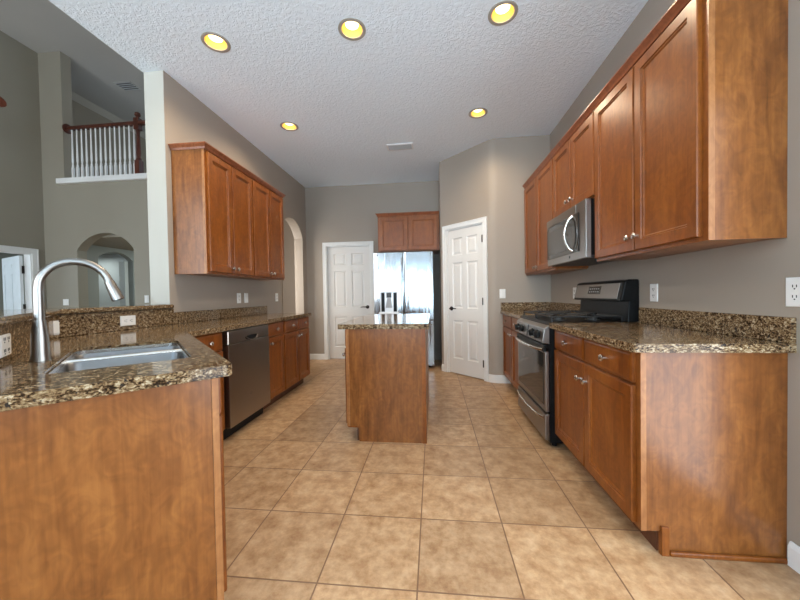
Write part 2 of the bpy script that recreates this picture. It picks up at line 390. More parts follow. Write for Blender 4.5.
# baseboards
def board(name, p0, p1, mat=WHITE, h=0.10):
    mb = MB(); p0, p1 = Vector((*p0, 0)), Vector((*p1, 0)); d = p1-p0; L = d.length; d.normalize(); n = Vector((d.y, -d.x, 0))
    mb.M = Matrix(((d.x, n.x, 0, p0.x), (d.y, n.y, 0, p0.y), (0, 0, 1, 0), (0, 0, 0, 1)))
    mb.prism_x([(0, 0), (0.014, 0), (0.014, h-0.02), (0.006, h), (0, h)], 0, L); return struct(name, mb, mat)
board('baseboard_right', (XR, 1.455), (XR, 1.19))
board('baseboard_back', (XL, YB), (-1.935, YB))
pt = lambda s: tuple(q0+dd*s)
board('baseboard_pantry', pt(0.0), pt(0.05)); 
mb = MB()
A2 = [tuple(q0+dd*(D0+DW_+0.064))]+arc+[(0.955, YP)]
def offs(P, d):
    out = []
    for i, p in enumerate(P):
        a = Vector(P[max(i-1, 0)]); b = Vector(P[min(i+1, len(P)-1)]); t = (b-a).normalized(); out.append((p[0]+t.y*d, p[1]-t.x*d))
    return out
O2 = offs(A2, 0.014)
for a, b, c, d in zip(O2, O2[1:], A2[1:], A2): mb.prism([a, b, c, d], 0, 0.10)
struct('baseboard_pantry_corner', mb, WHITE)

# ------------------------------------------------------------------ six-panel doors (structure)
def casing(mb, w_, h, t=0.058, y=-0.018):
    mb.box(-t, 0, y, 0, 0, h+t); mb.box(w_, w_+t, y, 0, 0, h+t); mb.box(0, w_, y, 0, h, h+t)
    mb.box(-t-0.004, -t+0.012, y-0.006, 0, 0, h+t+0.004); mb.box(w_+t-0.012, w_+t+0.004, y-0.006, 0, 0, h+t+0.004); mb.box(-t+.012, w_+t-.012, y-0.006, 0, h+t-0.012, h+t+0.004)
def six_panel(mb, w_, h, y0, th=0.035, z0=0.012):
    st = 0.105*w_/0.76; mid = 0.10*w_/0.76; pw = (w_-2*st-mid)/2
    rails = [(z0, 0.22), (0.76, 0.93), (1.57, 1.67), (h-0.115, h)]
    mb.box(0, st, y0, y0+th, z0, h); mb.box(w_-st, w_, y0, y0+th, z0, h)
    for a, b in rails: mb.box(st, w_-st, y0, y0+th, a, b)
    for (a, b), (c, d) in zip(rails, rails[1:]):
        mb.box(st+pw, st+pw+mid, y0, y0+th, b, c)
        for x in (st, st+pw+mid):
            mb.relief(x, x+pw, b, c, [(0, y0+th-.004), (0, y0+0.001), (0.012, y0+0.011), (0.026, y0+0.011), (0.045, y0+0.003), (0.05, y0+0.003)])
def door(name, loc, rz, w_, h, inset, hinge_right, lever, knobz, knobx, ncas=True):
    r = root(name, loc, rz, kind='structure')
    if ncas:
        mb = MB(); casing(mb, w_, h); mb.build('casing', WHITE, r, bevel=0.003)
        mb = MB(); mb.box(-0.0, 0.014, 0, 0.11, 0, h); mb.box(w_-0.014, w_, 0, 0.11, 0, h); mb.box(0.014, w_-0.014, 0, 0.11, h-0.014, h); mb.build('jamb', WHITE, r)
    mb = MB(); mb.M = Matrix.Translation((0.018, 0, 0)); six_panel(mb, w_-0.036, h-0.018, inset); mb.build('door_leaf', DOORW, r)
    mb = MB(); mb.lathe([(0.030, 0), (0.030, -0.006), (0.024, -0.012), (0.011, -0.014), (0.011, -0.042)], (knobx, inset, knobz), 'y')
    if lever:
        s = -1 if knobx > w_/2 else 1
        mb.tube([(knobx, inset-0.04, knobz), (knobx+s*0.03, inset-0.045, knobz+0.002), (knobx+s*0.07, inset-0.047, knobz+0.004), (knobx+s*0.115, inset-0.045, knobz)], [0.011, 0.0095, 0.008, 0.007], 10)
    mb.build('door_handle', BRONZE, r, smooth=True)
    for z in ((0.22, 1.03, 1.84) if hinge_right is not None else ()):
        x = w_-0.012 if hinge_right else 0.012
        mb = MB(); mb.tube([(x, -0.012, z-0.047), (x, -0.012, z+0.047)], 0.008, 8); mb.box(x-0.012, x+0.004, -0.008, inset+.002, z-0.045, z+0.045); mb.build('hinge', BRONZE, r)
    return r
ang = math.atan2(dd.y, dd.x)
door('door_1', (*pt(D0), 0), ang, DW_, 2.045, 0.006, True, True, 0.925, 0.075)
door('door_2', (XL-0.15+0.515, YB, 0), 0, 0.79, 2.01, 0.030, None, True, 0.925, 0.72)
# bedroom doorway in the living room: casing on wall, leaf swung into the bedroom
r = root('door_3', (XF, 3.45, 0), PI/2, kind='structure')
mb = MB(); casing(mb, 0.97, 1.87, 0.075); mb.build('casing', WHITE, r)
mb = MB(); mb.box(0, 0.014, 0, 0.12, 0, 1.87); mb.box(0.956, 0.97, 0, 0.12, 0, 1.87); mb.box(0.014, 0.956, 0, 0.12, 1.856, 1.87); mb.build('jamb', WHITE, r)
mb = MB(); a = math.atan2(-0.712, -0.27)  # leaf direction in this local frame (x = world y, y = -world x)
dv = Vector((0.27, 0.712)).normalized()
mb.M = Matrix(((dv.x, -dv.y, 0, 0.945), (dv.y, dv.x, 0, 0.125), (0, 0, 1, 0), (0, 0, 0, 1))) @ Matrix.Scale(1, 4)
six_panel(mb, 0.80, 1.84, 0.0)
# panels on the other face too
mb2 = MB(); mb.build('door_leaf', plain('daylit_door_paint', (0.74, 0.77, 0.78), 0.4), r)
for z in (0.25, 1.62, 1.02):
    mb = MB(); mb.tube([(0.945, 0.122, z-0.06), (0.945, 0.122, z+0.06)], 0.016, 8); mb.build('hinge', BRONZE, r)
# ------------------------------------------------------------------ cabinets
DOORP = [(0, 0.020), (0, 0.004), (0.004, 0.0), (0.054, 0.0), (0.057, 0.006), (0.064, 0.0065), (0.070, 0.012)]
DRWP = [(0, 0.020), (0, 0.006), (0.008, 0.0015), (0.014, 0.0)]
def knob(parent, x, z):
    MB().lathe([(0.008, 0.0), (0.007, -0.012), (0.011, -0.015), (0.0175, -0.019), (0.0175, -0.025), (0.012, -0.030), (0.004, -0.031)], (x, -0.020, z), 'y', 16).build('knob', NICKEL, parent, smooth=True)
def front(kind, parent, x0, x1, z0, z1, kx=None, kz=None):
    mb = MB(); mb.M = Matrix.Translation((0, -0.020, 0))
    mb.relief(x0, x1, z0, z1, DOORP if kind == 'door' else DRWP)
    o = mb.build(kind, WOOD, parent)
    if kx is not None: knob(o, kx, kz)
    return o
def crown(parent, x0, x1, depth, z, l, r_):
    prof = [(0.0, z-0.045), (0.006, z-0.045), (0.012, z-0.030), (0.026, z-0.012), (0.030, z-0.008), (0.030, z), (0.0, z)]
    loops = []
    for d, zz in prof:
        lp = []
        if l: lp.append((x0-d, depth, zz))
        lp.append((x0-(d if l else 0), -0.003-d, zz)); lp.append((x1+(d if r_ else 0), -0.003-d, zz))
        if r_: lp.append((x1+d, depth, zz))
        loops.append(lp)
    mb = MB(); mb.rings(loops, False, False, closed=False)
    mb.box(x0+.001, x1-.001, 0.0, depth, z-0.01, z-0.002)
    mb.build('crown_molding', DARKCROWN, parent)
DARKCROWN = wood('crown_wood', (0.30, 0.10, 0.042), (0.24, 0.075, 0.03), (0.17, 0.05, 0.02), 0.28)
def base_cab(label, loc, rz, w_, fronts, depth=0.58, end=(False, False), group=None, name='base_cabinet', gap=0.0, top=0.876, toe=True):
    r = root(name, loc, rz, label, 'cabinet', group or 'cherry base cabinets along the walls')
    e0 = 0.019 if end[0] else 0; e1_ = 0.019 if end[1] else 0
    MB().box(e0, w_-e1_, 0.02, depth, 0.10, top).build('body', WOOD, r)
    MB().box(e0, w_-e1_, 0.0, 0.02, 0.10, top).build('face_frame', WOOD, r)
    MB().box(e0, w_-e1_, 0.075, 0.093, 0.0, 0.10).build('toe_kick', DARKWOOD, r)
    for s, e in ((0, end[0]), (w_-0.019, end[1])):
        if e:
            MB().prism_x([(0.0, 0.10), (0.093, 0.10), (0.093, 0.0), (depth, 0.0), (depth, top), (0.0, top)], s, s+0.019).build('end_panel', PANEL, r)
            sx = s if s == 0 else s+0.0
            x0 = -0.003 if s == 0 else w_; MB().box(x0, x0+0.003, 0.0, 0.022, 0.10, top).build('panel_edge_strip', EDGE, r)
    for f in fronts: front(f[0], r, *f[1:])
    return r
def upper_cab(label, loc, rz, w_, z0, z1, fronts, depth=XR-0.002-1.15, group=None, crownlr=(False, False), end=(False, False)):
    r = root('wall_cabinet', loc, rz, label, 'cabinet', group or 'cherry wall cabinets')
    zc = z1-0.02
    MB().box(0.019 if end[0] else 0, w_-(0.019 if end[1] else 0), 0.02, depth, z0+0.012, zc).build('body', WOOD, r)
    MB().box(0, w_, 0.0, 0.02, z0, zc).build('face_frame', WOOD, r)
    MB().box(0.02, w_-0.02, 0.021, depth, z0+0.004, z0+0.0115).build('bottom_panel', EDGE, r)
    for s, e in ((0, end[0]), (w_-0.019, end[1])):
        if e:
            MB().box(s, s+0.019, 0.0205, depth, z0, zc).build('end_panel', PANEL, r)
            x0 = -0.003 if s == 0 else w_; MB().box(x0, x0+0.003, 0.0, 0.024, z0, zc).build('panel_edge_strip', EDGE, r)
    crown(r, 0, w_, depth, z1, *crownlr)
    for f in fronts: front(f[0], r, *f[1:])
    return r
RF = 0.88   # right run face frame plane
# right near base cabinet: y 2.425 -> 1.465 (local x 0 -> 0.96)
W = 0.940
base_cab('cherry base cabinet nearer than the range, its plain wood end panel facing the viewer', (RF, 2.410, 0), -PI/2, W,
    [('drawer', 0.010, 0.452, 0.735, 0.868, 0.231, 0.802), ('drawer', 0.464, 0.910, 0.735, 0.868, 0.70, 0.802),
     ('door', 0.010, 0.452, 0.115, 0.722, 0.418, 0.625), ('door', 0.464, 0.910, 0.115, 0.722, 0.500, 0.625)], depth=XR-0.002-RF, end=(False, True))
rc = [o for o in COL.objects if o.name == 'base_cabinet'][0]
MB().box(W-0.012, W+0.012, 0.078, 0.108, 0.0, 0.125).build('toe_block', WOOD, rc, bevel=0.002)
MB().prism_x([(0, 0)]*0+[(0.11, 0.0), (0.565, 0.0), (0.565, 0.022), (0.11, 0.022)], W+0.0005, W+0.016).build('shoe_molding', WOOD, rc, bevel=0.006)
# right far base cabinets: y 4.12 -> 3.20
base_cab('narrow cherry base cabinet between the pantry wall and the range', (RF, 4.125, 0), -PI/2, 0.935,
    [('drawer', 0.02, 0.45, 0.735, 0.868, 0.235, 0.802), ('drawer', 0.462, 0.90, 0.735, 0.868, 0.68, 0.802),
     ('door', 0.02, 0.45, 0.115, 0.722, 0.41, 0.665), ('door', 0.462, 0.92, 0.115, 0.722, 0.50, 0.665)], depth=XR-0.002-RF)
# right wall cabinets (frame plane x = 1.15)
UF, Z0, Z1 = 1.15, 1.345, 2.455
dz0, dz1 = Z0+0.02, Z1-0.062
upper_cab('tall cherry wall cabinet nearest the viewer on the right wall, beside the microwave', (UF, 2.39, 0), -PI/2, 0.915, Z0, Z1,
    [('door', 0.008, 0.442, dz0, dz1, 0.415, dz0+0.075), ('door', 0.454, 0.885, dz0, dz1, 0.484, dz0+0.075)], crownlr=(False, True), end=(False, True))
upper_cab('short cherry wall cabinet directly above the microwave', (UF, 3.165, 0), -PI/2, 0.775, 1.80, Z1,
    [('door', 0.008, 0.382, 1.815, dz1, 0.345, 1.885), ('door', 0.393, 0.767, 1.815, dz1, 0.43, 1.885)])
upper_cab('cherry wall cabinet in the far right corner, past the microwave', (UF, 4.125, 0), -PI/2, 0.96, Z0, Z1,
    [('door', 0.02, 0.475, dz0, dz1, 0.44, dz0+0.045), ('door', 0.487, 0.95, dz0, dz1, 0.525, dz0+0.045)], crownlr=(False, False))
# left wall cabinets (frame plane x = -1.925)
LF = -1.925
upper_cab('nearer of the two cherry wall cabinets on the left wall, above the dishwasher', (LF, 2.575, 0), PI/2, 0.705, Z0, Z1,
    [('door', 0.022, 0.345, dz0, dz1, 0.315, dz0+0.045), ('door', 0.357, 0.697, dz0, dz1, 0.387, dz0+0.045)], depth=0.306, crownlr=(True, False), end=(True, False))
upper_cab('farther of the two cherry wall cabinets on the left wall, next to the arched opening', (LF, 3.282, 0), PI/2, 0.72, Z0, Z1,
    [('door', 0.012, 0.355, dz0, dz1, 0.325, dz0+0.045), ('door', 0.367, 0.700, dz0, dz1, 0.397, dz0+0.045)], depth=0.306, crownlr=(False, True))
# left base run (frame plane x = -1.64)
BF = -1.64; D = 0.59
base_cab('cherry base cabinet with one drawer tucked between the sink peninsula and the dishwasher', (BF, 1.985, 0), PI/2, 0.345,
    [('drawer', 0.02, 0.335, 0.735, 0.868, 0.18, 0.802), ('door', 0.02, 0.335, 0.115, 0.722, 0.06, 0.665)], depth=D)
base_cab('cherry base cabinet with one door and one drawer immediately past the dishwasher', (BF, 2.985, 0), PI/2, 0.36,
    [('drawer', 0.012, 0.35, 0.735, 0.868, 0.18, 0.802), ('door', 0.012, 0.35, 0.115, 0.722, 0.05, 0.665)], depth=D)
base_cab('last cherry base cabinet of the left run, ending before the arched opening', (BF, 3.347, 0), PI/2, 0.725,
    [('drawer', 0.012, 0.355, 0.735, 0.868, 0.18, 0.802), ('drawer', 0.367, 0.705, 0.735, 0.868, 0.535, 0.802),
     ('door', 0.012, 0.355, 0.115, 0.722, 0.32, 0.665), ('door', 0.367, 0.705, 0.115, 0.722, 0.402, 0.665)], depth=D, end=(False, True))
# sink peninsula (45 degrees): local x along e1, local y along e2
pr = (P0+e1*0.035+e2*0.041)
r = root('sink_cabinet', (pr.x, pr.y, 0), math.radians(135), 'cherry sink peninsula with a wide plain end panel at the left of the picture', 'cabinet')
LN = 1.20
ymax = VW-0.041-0.003
mb = MB(); mb.box(0.019, 0.16, 0.02, ymax, 0.10, 0.876); mb.box(0.16, 1.0, 0.02, ymax, 0.10, 0.66); mb.box(1.0, LN, 0.02, ymax, 0.10, 0.876); mb.build('body', WOOD, r)
mb = MB(); mb.box(0.019, LN, 0.0, 0.02, 0.10, 0.876); mb.build('face_frame', WOOD, r)
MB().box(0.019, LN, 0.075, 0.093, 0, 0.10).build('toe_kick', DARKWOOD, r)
MB().prism_x([(0.0, 0.0), (ymax, 0.0), (ymax, 0.876), (0.0, 0.876)], 0, 0.019).build('end_panel', PANEL, r)
MB().box(-0.004, 0, 0.0, 0.02, 0.0, 0.876).build('panel_edge_strip', EDGE, r)
front('drawer', r, 0.05, 0.60, 0.735, 0.868); front('drawer', r, 0.612, 1.15, 0.735, 0.868)
front('door', r, 0.05, 0.60, 0.10, 0.722, 0.565, 0.665); front('door', r, 0.612, 1.15, 0.10, 0.722, 0.65, 0.665)

# ------------------------------------------------------------------ countertops
def counter(name, label, outer, holes=(), splash=None, z0=0.8775, z1=0.915):
    o = MB().slab(outer, list(holes), z0, z1).build(name, GRAN, None, bevel=0.011, seg=3, label=label, cat='countertop')
    for poly, h in (splash or []): MB().prism(poly, z1+0.0005, z1+h).build('backsplash', GRAN, o, bevel=0.003)
    return o
def rounded(corner, a, b, r_=0.03, n=5):
    c = Vector(corner); da = (Vector(a)-c).normalized(); db = (Vector(b)-c).normalized()
    k = r_/math.tan(da.angle(db)/2); p, q = c+da*k, c+db*k; out = []
    for i in range(n+1):
        t = i/n; out.append(tuple((p*(1-t)+c*t)*(1-t)+(c*(1-t)+q*t)*t))
    return out
A = uv(0, VW-0.002); inner = on_x(-1.60, 0.0); cw = on_x(XL+0.002, VW-0.002)
SU0, SU1, SV0, SV1 = 0.25, 0.90, 0.088, 0.475
def rrect(u0, u1, v0, v1, r_, n=5):
    pts = []
    for cx, cy, a0 in ((u1-r_, v1-r_, 0), (u0+r_, v1-r_, 90), (u0+r_, v0+r_, 180), (u1-r_, v0+r_, 270)):
        for i in range(n+1):
            a = math.radians(a0+90*i/n); pts.append((cx+r_*math.cos(a), cy+r_*math.sin(a)))
    return pts
hole = [uv(u, v) for u, v in rrect(SU0, SU1, SV0, SV1, 0.035)]
outer = rounded(tuple(P0), A, inner)+[inner, (-1.60, 4.09), (XL+0.002, 4.09), cw, A]
ts = 0.022
sp1 = [uv(0.0, VW-0.002), on_x(XL+0.002, VW-0.002), (XL+0.002, 2.535), (XL+0.002+ts, 2.535), on_x(XL+0.002+ts, VW-0.002-ts), uv(0.0, VW-0.002-ts)]
counter('countertop', 'L-shaped brown granite countertop with sink cutout running from the peninsula along the left wall', outer, [hole],
    [(sp1, 0.135), ([(XL+0.002, 2.537), (XL+0.002+ts, 2.537), (XL+0.002+ts, 4.09), (XL+0.002, 4.09)], 0.10)])
# raised bar top
bo = [uv(-0.05, VW-0.055), on_x(XL+0.045, VW-0.055), (XL+0.045, 2.52), (XL-0.36, 2.52), on_x(XL-0.36, VW+0.36), uv(-0.05, VW+0.36)]
MB().slab(bo, [], 1.053, 1.085).build('bar_top', GRAN, None, bevel=0.011, seg=3, label='raised brown granite bar ledge bending behind the faucet, up to the pale column', cat='countertop')
# right counters
counter('countertop', 'brown granite countertop on the right, between the range and the viewer', rounded((0.832, 1.437), (0.832, 2.42), (1.45, 1.437), 0.02)[::-1][::-1]+[(XR-0.002, 1.437), (XR-0.002, 2.410), (0.832, 2.410)], [],
    [([(XR-0.024, 1.437), (XR-0.002, 1.437), (XR-0.002, 2.395), (XR-0.024, 2.395)], 0.105)])
counter('countertop', 'small brown granite countertop in the far right corner beyond the range', [(0.832, 3.190), (XR-0.002, 3.190), (XR-0.002, YP-0.002), (0.832, YP-0.002)], [],
    [([(XR-0.024, 3.205), (XR-0.002, 3.205), (XR-0.002, YP-0.026), (XR-0.024, YP-0.026)], 0.10), ([(0.84, YP-0.024), (XR-0.002, YP-0.024), (XR-0.002, YP-0.002), (0.84, YP-0.002)], 0.10)])
# ------------------------------------------------------------------ sink and faucet
r = root('kitchen_sink', (P0.x, P0.y, 0), math.radians(135), 'double-bowl stainless steel sink set under the granite beside the faucet', 'sink')
DIV = 0.655
def bowl(u0, u1):
    mb = MB(); v0, v1 = SV0+0.004, SV1-0.004; loops = []
    for ins, z, rr in ((0, 0.888, 0.035), (0.003, 0.880, 0.04), (0.010, 0.73, 0.05), (0.020, 0.712, 0.045), (0.045, 0.704, 0.03)):
        loops.append([(u, v, z) for u, v in rrect(u0+ins, u1-ins, v0+ins, v1-ins, rr)])
    mb.rings(loops, False, True); mb.build('bowl', SINKST, r, smooth=True)
    cx, cy = (u0+u1)/2, (v0+v1)/2
    MB().lathe([(0.045, 0.7045), (0.045, 0.707), (0.036, 0.707), (0.030, 0.705)], (cx, cy, 0), 'z', 20).build('drain', NICKEL, r, smooth=True)
bowl(SU0+0.004, DIV-0.011); bowl(DIV+0.011, SU1-0.004)
mb = MB(); mb.slab(rrect(SU0+0.002, SU1-0.002, SV0+0.002, SV1-0.002, 0.034), [rrect(SU0+0.0045, DIV-0.0115, SV0+0.0045, SV1-0.0045, 0.035), rrect(DIV+0.0115, SU1-0.0045, SV0+0.0045, SV1-0.0045, 0.035)], 0.884, 0.889)
ro = rrect(SU0+0.002, SU1-0.002, SV0+0.002, SV1-0.002, 0.034); ri = rrect(SU0+0.0045, SU1-0.0045, SV0+0.0045, SV1-0.0045, 0.032)
mb.rings([[(u, v, 0.884) for u, v in ro], [(u, v, 0.903) for u, v in ro], [(u, v, 0.903) for u, v in ri], [(u, v, 0.884) for u, v in ri]], False, False)
mb.build('rim', NICKEL, r)
MB().tube([(DIV, SV0+0.004, 0.8885), (DIV, SV1-0.004, 0.8885)], 0.0105, 10).build('divider', NICKEL, r, smooth=True)
fp = uv(0.584, 0.528)
r = root('faucet', (*fp, 0.9152), math.radians(45), 'tall brushed nickel gooseneck faucet with a pull-down spray head', 'faucet')
MB().lathe([(0.028, 0.0), (0.028, 0.006), (0.0265, 0.010), (0.0235, 0.10), (0.0190, 0.135), (0.0175, 0.150)], seg=28).build('base', FAUC, r, smooth=True)
path = [(0, 0, 0.150), (0, 0, 0.20), (0, 0, 0.26)]
for i in range(1, 15):
    a = PI-math.radians(166)*i/14; path.append((0.099+0.099*math.cos(a), 0, 0.272+0.100*math.sin(a)))
MB().tube(path, [0.0155]*3+[0.0138]*14, 16).build('neck', FAUC, r, smooth=True)
e = Vector(path[-1]); d = (Vector(path[-1])-Vector(path[-2])).normalized()
MB().tube([e, e+d*0.006, e+d*0.05, e+d*0.078, e+d*0.082], [0.0155, 0.0165, 0.0195, 0.0215, 0.018], 18).build('spray_head', FAUC, r, smooth=True)
MB().tube([(0, 0.024, 0.08), (0, 0.05, 0.085), (0, 0.075, 0.10)], [0.010, 0.008, 0.006], 10).build('handle', FAUC, r, smooth=True)
# ------------------------------------------------------------------ island
YISL = 3.66
IX0, IX1, IY0, IY1 = -0.70, -0.063, 2.43, YISL-0.03
r = root('kitchen_island', (IX0+0.02, IY1, 0), -PI/2, 'freestanding cherry island cabinet in the middle of the floor, plain end toward the viewer', 'cabinet')
LI = IY1-IY0; DI = IX1-IX0-0.02
MB().box(0.019, LI-0.019, 0.02, DI-0.012, 0.10, 0.876).build('body', WOOD, r)
MB().box(0.0, LI-0.0195, 0.0, 0.02, 0.10, 0.876).build('face_frame', WOOD, r)
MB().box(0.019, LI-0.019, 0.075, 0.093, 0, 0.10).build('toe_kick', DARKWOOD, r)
MB().box(0.0, LI, DI-0.012, DI, 0.0, 0.876).build('back_panel', WOOD, r)
MB().prism_x([(0.0, 0.12), (0.093, 0.12), (0.093, 0.0), (DI-0.012, 0.0), (DI-0.012, 0.876), (0.0, 0.876)], LI-0.019, LI).build('end_panel', PANEL, r)
MB().box(0.0, 0.019, 0.02, DI-0.012, 0, 0.876).build('end_panel', WOOD, r)
MB().box(LI, LI+0.004, 0.0, 0.022, 0.12, 0.876).build('panel_edge_strip', EDGE, r)
MB().box(LI, LI+0.004, DI-0.03, DI, 0.0, 0.876).build('panel_edge_strip', WOOD, r)
for k in range(3):
    a = 0.02+k*0.385; front('drawer', r, a, a+0.375, 0.735, 0.868, a+0.19, 0.802); front('door', r, a, a+0.375, 0.125, 0.722, a+0.33, 0.665)
counter('island_countertop', 'brown granite slab on top of the island', rounded((-0.738, 2.40), (-0.738, 3.8), (0, 2.40), 0.02)+rounded((-0.035, 2.40), (-0.7, 2.40), (-0.035, 3.8), 0.02)+[(-0.035, YISL), (-0.738, YISL)])

# ------------------------------------------------------------------ dishwasher
r = root('dishwasher', (-1.615, 2.345, 0), PI/2, 'stainless dishwasher with a pocket handle built into the left base run', 'dishwasher')
W = 0.63
MB().box(0.005, W-0.005, 0.03, 0.60, 0.10, 0.872).build('tub', DKGREY, r)
MB().box(0.004, W-0.004, -0.02, 0.028, 0.105, 0.760).build('door', DWST, r, bevel=0.004)
mb = MB()
mb.relief(0.004, W-0.004, 0.763, 0.868, [(0, 0.028), (0, -0.012), (0.006, -0.018)]); mb.build('control_strip', DWST, r)
mb = MB(); cx, cz = 0.33, 0.795; pts = []
for i in range(20):
    a = 2*PI*i/20; pts.append((cx+0.10*math.cos(a), cz+0.030*math.sin(a)*(1 if math.sin(a) < 0 else 0.45)))
mb.prism_y(pts, -0.0195, -0.0175); mb.build('pocket_handle', BLACK, r)
mb = MB(); mb.tube([(cx-0.09, -0.021, cz+0.002), (cx-0.05, -0.028, cz-0.026), (cx, -0.030, cz-0.033), (cx+0.05, -0.028, cz-0.026), (cx+0.09, -0.021, cz+0.002)], 0.006, 8); mb.build('handle_lip', STEEL, r, smooth=True)
MB().lathe([(0.016, 0), (0.016, -0.002), (0.012, -0.002)], (0.30, -0.0202, 0.30), 'y', 20).build('badge', STEEL, r)
MB().box(0.005, W-0.005, 0.06, 0.075, 0.0, 0.10).build('toe_kick', BLACK, r)

# ------------------------------------------------------------------ range
r = root('gas_range', (0.800, 3.178, 0), -PI/2, 'black and stainless gas range with cast iron grates and a raised control panel', 'range')
W = 0.76
MB().box(0.004, W-0.004, 0.035, 0.64, 0.035, 0.875).build('body', BLACK, r)
for x in (0.05, W-0.05):
    for y in (0.08, 0.58): MB().lathe([(0.018, 0), (0.018, 0.036)], (x, y, 0), 'z', 12).build('foot', BLACK, r)
MB().box(0.002, W-0.002, 0.0, 0.033, 0.055, 0.245).build('warming_drawer', STEEL, r, bevel=0.006)
mb = MB(); 
def bow(z, x0, x1, out, r_):
    pts = []
    for i in range(17):
        t = i/16; x = x0+(x1-x0)*t; y = -out*math.sin(PI*t)**0.5 if 0 < t < 1 else 0.0; pts.append((x, y-0.002, z))
    return MB().tube(pts, r_, 10)
bow(0.215, 0.04, W-0.03, 0.040, 0.009).build('drawer_handle', NICKEL, r, smooth=True)
mb = MB(); a, b, c, d = 0.002, W-0.002, 0.262, 0.735
mb.box(a, b, 0.004, 0.033, c, d); mb.build('oven_door', STEEL, r, bevel=0.006)
MB().relief(0.035, W-0.035, 0.305, 0.690, [(0, 0.006), (0, 0.0025), (0.004, 0.0)]).build('oven_window', GLASSB, r)
MB().box(0.002, W-0.002, -0.004, 0.033, 0.700, 0.750).build('door_top_band', BLACK, r, bevel=0.004)
bow(0.715, 0.03, W-0.03, 0.052, 0.0115).build('door_handle', NICKEL, r, smooth=True)
mb = MB(); mb.prism_x([(0.035, 0.760), (-0.018, 0.768), (0.0, 0.872), (0.035, 0.895)], 0.0, W); mb.build('control_panel', STEEL, r, bevel=0.003)
MB().prism_x([(-0.0195, 0.774), (-0.017, 0.773), (-0.0005, 0.866), (-0.003, 0.867)], W*0.485, W*0.515).build('panel_divider', BLACK, r)
for x in (0.10, 0.23, 0.53, 0.66):
    mb = MB(); mb.M = Matrix.Translation((x, -0.010, 0.820)) @ Matrix.Rotation(math.radians(10), 4, 'X')
    mb.lathe([(0.034, 0.002), (0.034, -0.006), (0.028, -0.008), (0.026, -0.028), (0.022, -0.031)], axis='y', seg=20); mb.box(-0.005, 0.005, -0.036, -0.03, -0.021, 0.021); mb.build('control_knob', BLACK, r, smooth=True)
MB().box(0.0, W, 0.036, 0.64, 0.876, 0.918).build('cooktop', BLACK, r, bevel=0.008)
for x in (0.19, 0.57):
    for y in (0.17, 0.42):
        MB().lathe([(0.052, 0.9185), (0.052, 0.926), (0.036, 0.930), (0.036, 0.938), (0.030, 0.942)], (x, y, 0), 'z', 20).build('burner', IRON, r, smooth=True)
for x0 in (0.03, 0.385):
    mb = MB(); x1 = x0+0.345; z = 0.955
    for p, q in (((x0, 0.06), (x1, 0.06)), ((x1, 0.06), (x1, 0.545)), ((x1, 0.545), (x0, 0.545)), ((x0, 0.545), (x0, 0.06)), ((x0, 0.30), (x1, 0.30))):
        mb.tube([(*p, z), (*q, z)], 0.0065, 6)
    xm = (x0+x1)/2
    for y in (0.17, 0.42):
        for k in range(4):
            a = PI/4+k*PI/2; ex, ey = xm+0.165*math.copysign(1, math.cos(a)), y+0.115*math.copysign(1, math.sin(a))
            mb.tube([(xm+0.03*math.cos(a), y+0.03*math.sin(a), z+0.004), (ex, ey, z)], 0.0055, 6)
    for p in ((x0, 0.06), (x1, 0.06), (x0, 0.545), (x1, 0.545)): mb.tube([(*p, z), (*p, 0.9185)], 0.007, 6)
    mb.build('grate', IRON, r)
mb = MB(); mb.prism_x([(0.570, 0.9185), (0.645, 0.9185), (0.645, 1.10), (0.58, 1.10)], 0.004, W-0.004); mb.build('backguard', BLACK, r, bevel=0.003)
mb = MB(); mb.prism_x([(0.518, 1.062), (0.645, 1.062), (0.645, 1.218), (0.58, 1.218), (0.550, 1.208)], 0.0, W); mb.build('control_pod', BLACK, r, bevel=0.010, seg=3)
def slant(x0, x1, t0, t1, off, th=0.003):   # strip on the slanted pod face
    A_, B_ = Vector((0.518, 1.066)), Vector((0.550, 1.204)); n = Vector((-(B_-A_).y, (B_-A_).x)).normalized()
    if n.x > 0: n = -n
    p, q = A_+(B_-A_)*t0, A_+(B_-A_)*t1
    return MB().prism_x([tuple(p+n*off), tuple(q+n*off), tuple(q+n*(off-th)), tuple(p+n*(off-th))], x0, x1)
slant(0.02, W-0.05, 0.10, 0.93, 0.003).build('control_fascia', STEEL, r, bevel=0.002)
slant(0.26, 0.46, 0.35, 0.80, 0.0045, 0.001).build('display', GLASSB, r)
for i in range(5):
    for t in (0.45, 0.62): slant(0.28+i*0.034, 0.30+i*0.034, t, t+0.06, 0.005, 0.0004).build('touch_key', GREYP, r)

# ------------------------------------------------------------------ microwave
r = root('microwave', (1.080, 3.160, 1.375), -PI/2, 'stainless over-the-range microwave with a curved vertical handle, mounted under the short wall cabinet', 'microwave')
W, H = 0.76, 0.42
MB().box(0.002, W-0.002, 0.04, XR-0.002-1.08, 0.02, H-0.002).build('case', BLACK, r)
MB().box(0.01, W-0.01, 0.03, 0.36, 0.0, 0.0195).build('underside_grille', DKGREY, r)
MB().box(0.0, W, 0.0, 0.039, 0.002, H).build('front_frame', STEEL, r, bevel=0.004)
MB().box(0.0, 0.615, -0.006, -0.0005, H-0.068, H-0.004).build('vent_band', STEEL, r, bevel=0.002)
MB().relief(0.015, 0.655, 0.060, H-0.072, [(0, -0.001), (0, -0.006), (0.003, -0.008)]).build('door_glass', GLASSB, r)
MB().relief(0.05, 0.44, 0.095, H-0.115, [(0, -0.0085), (0.002, -0.0095)]).build('door_window', plain('microwave_mesh', (0.06, 0.058, 0.055), 0.25), r)
pts = []
for i in range(17):
    t = i/16; pts.append((0.56-0.035*math.sin(PI*t), -0.008-0.045*math.sin(PI*t)**0.6 if 0 < t < 1 else -0.006, 0.075+0.265*t))
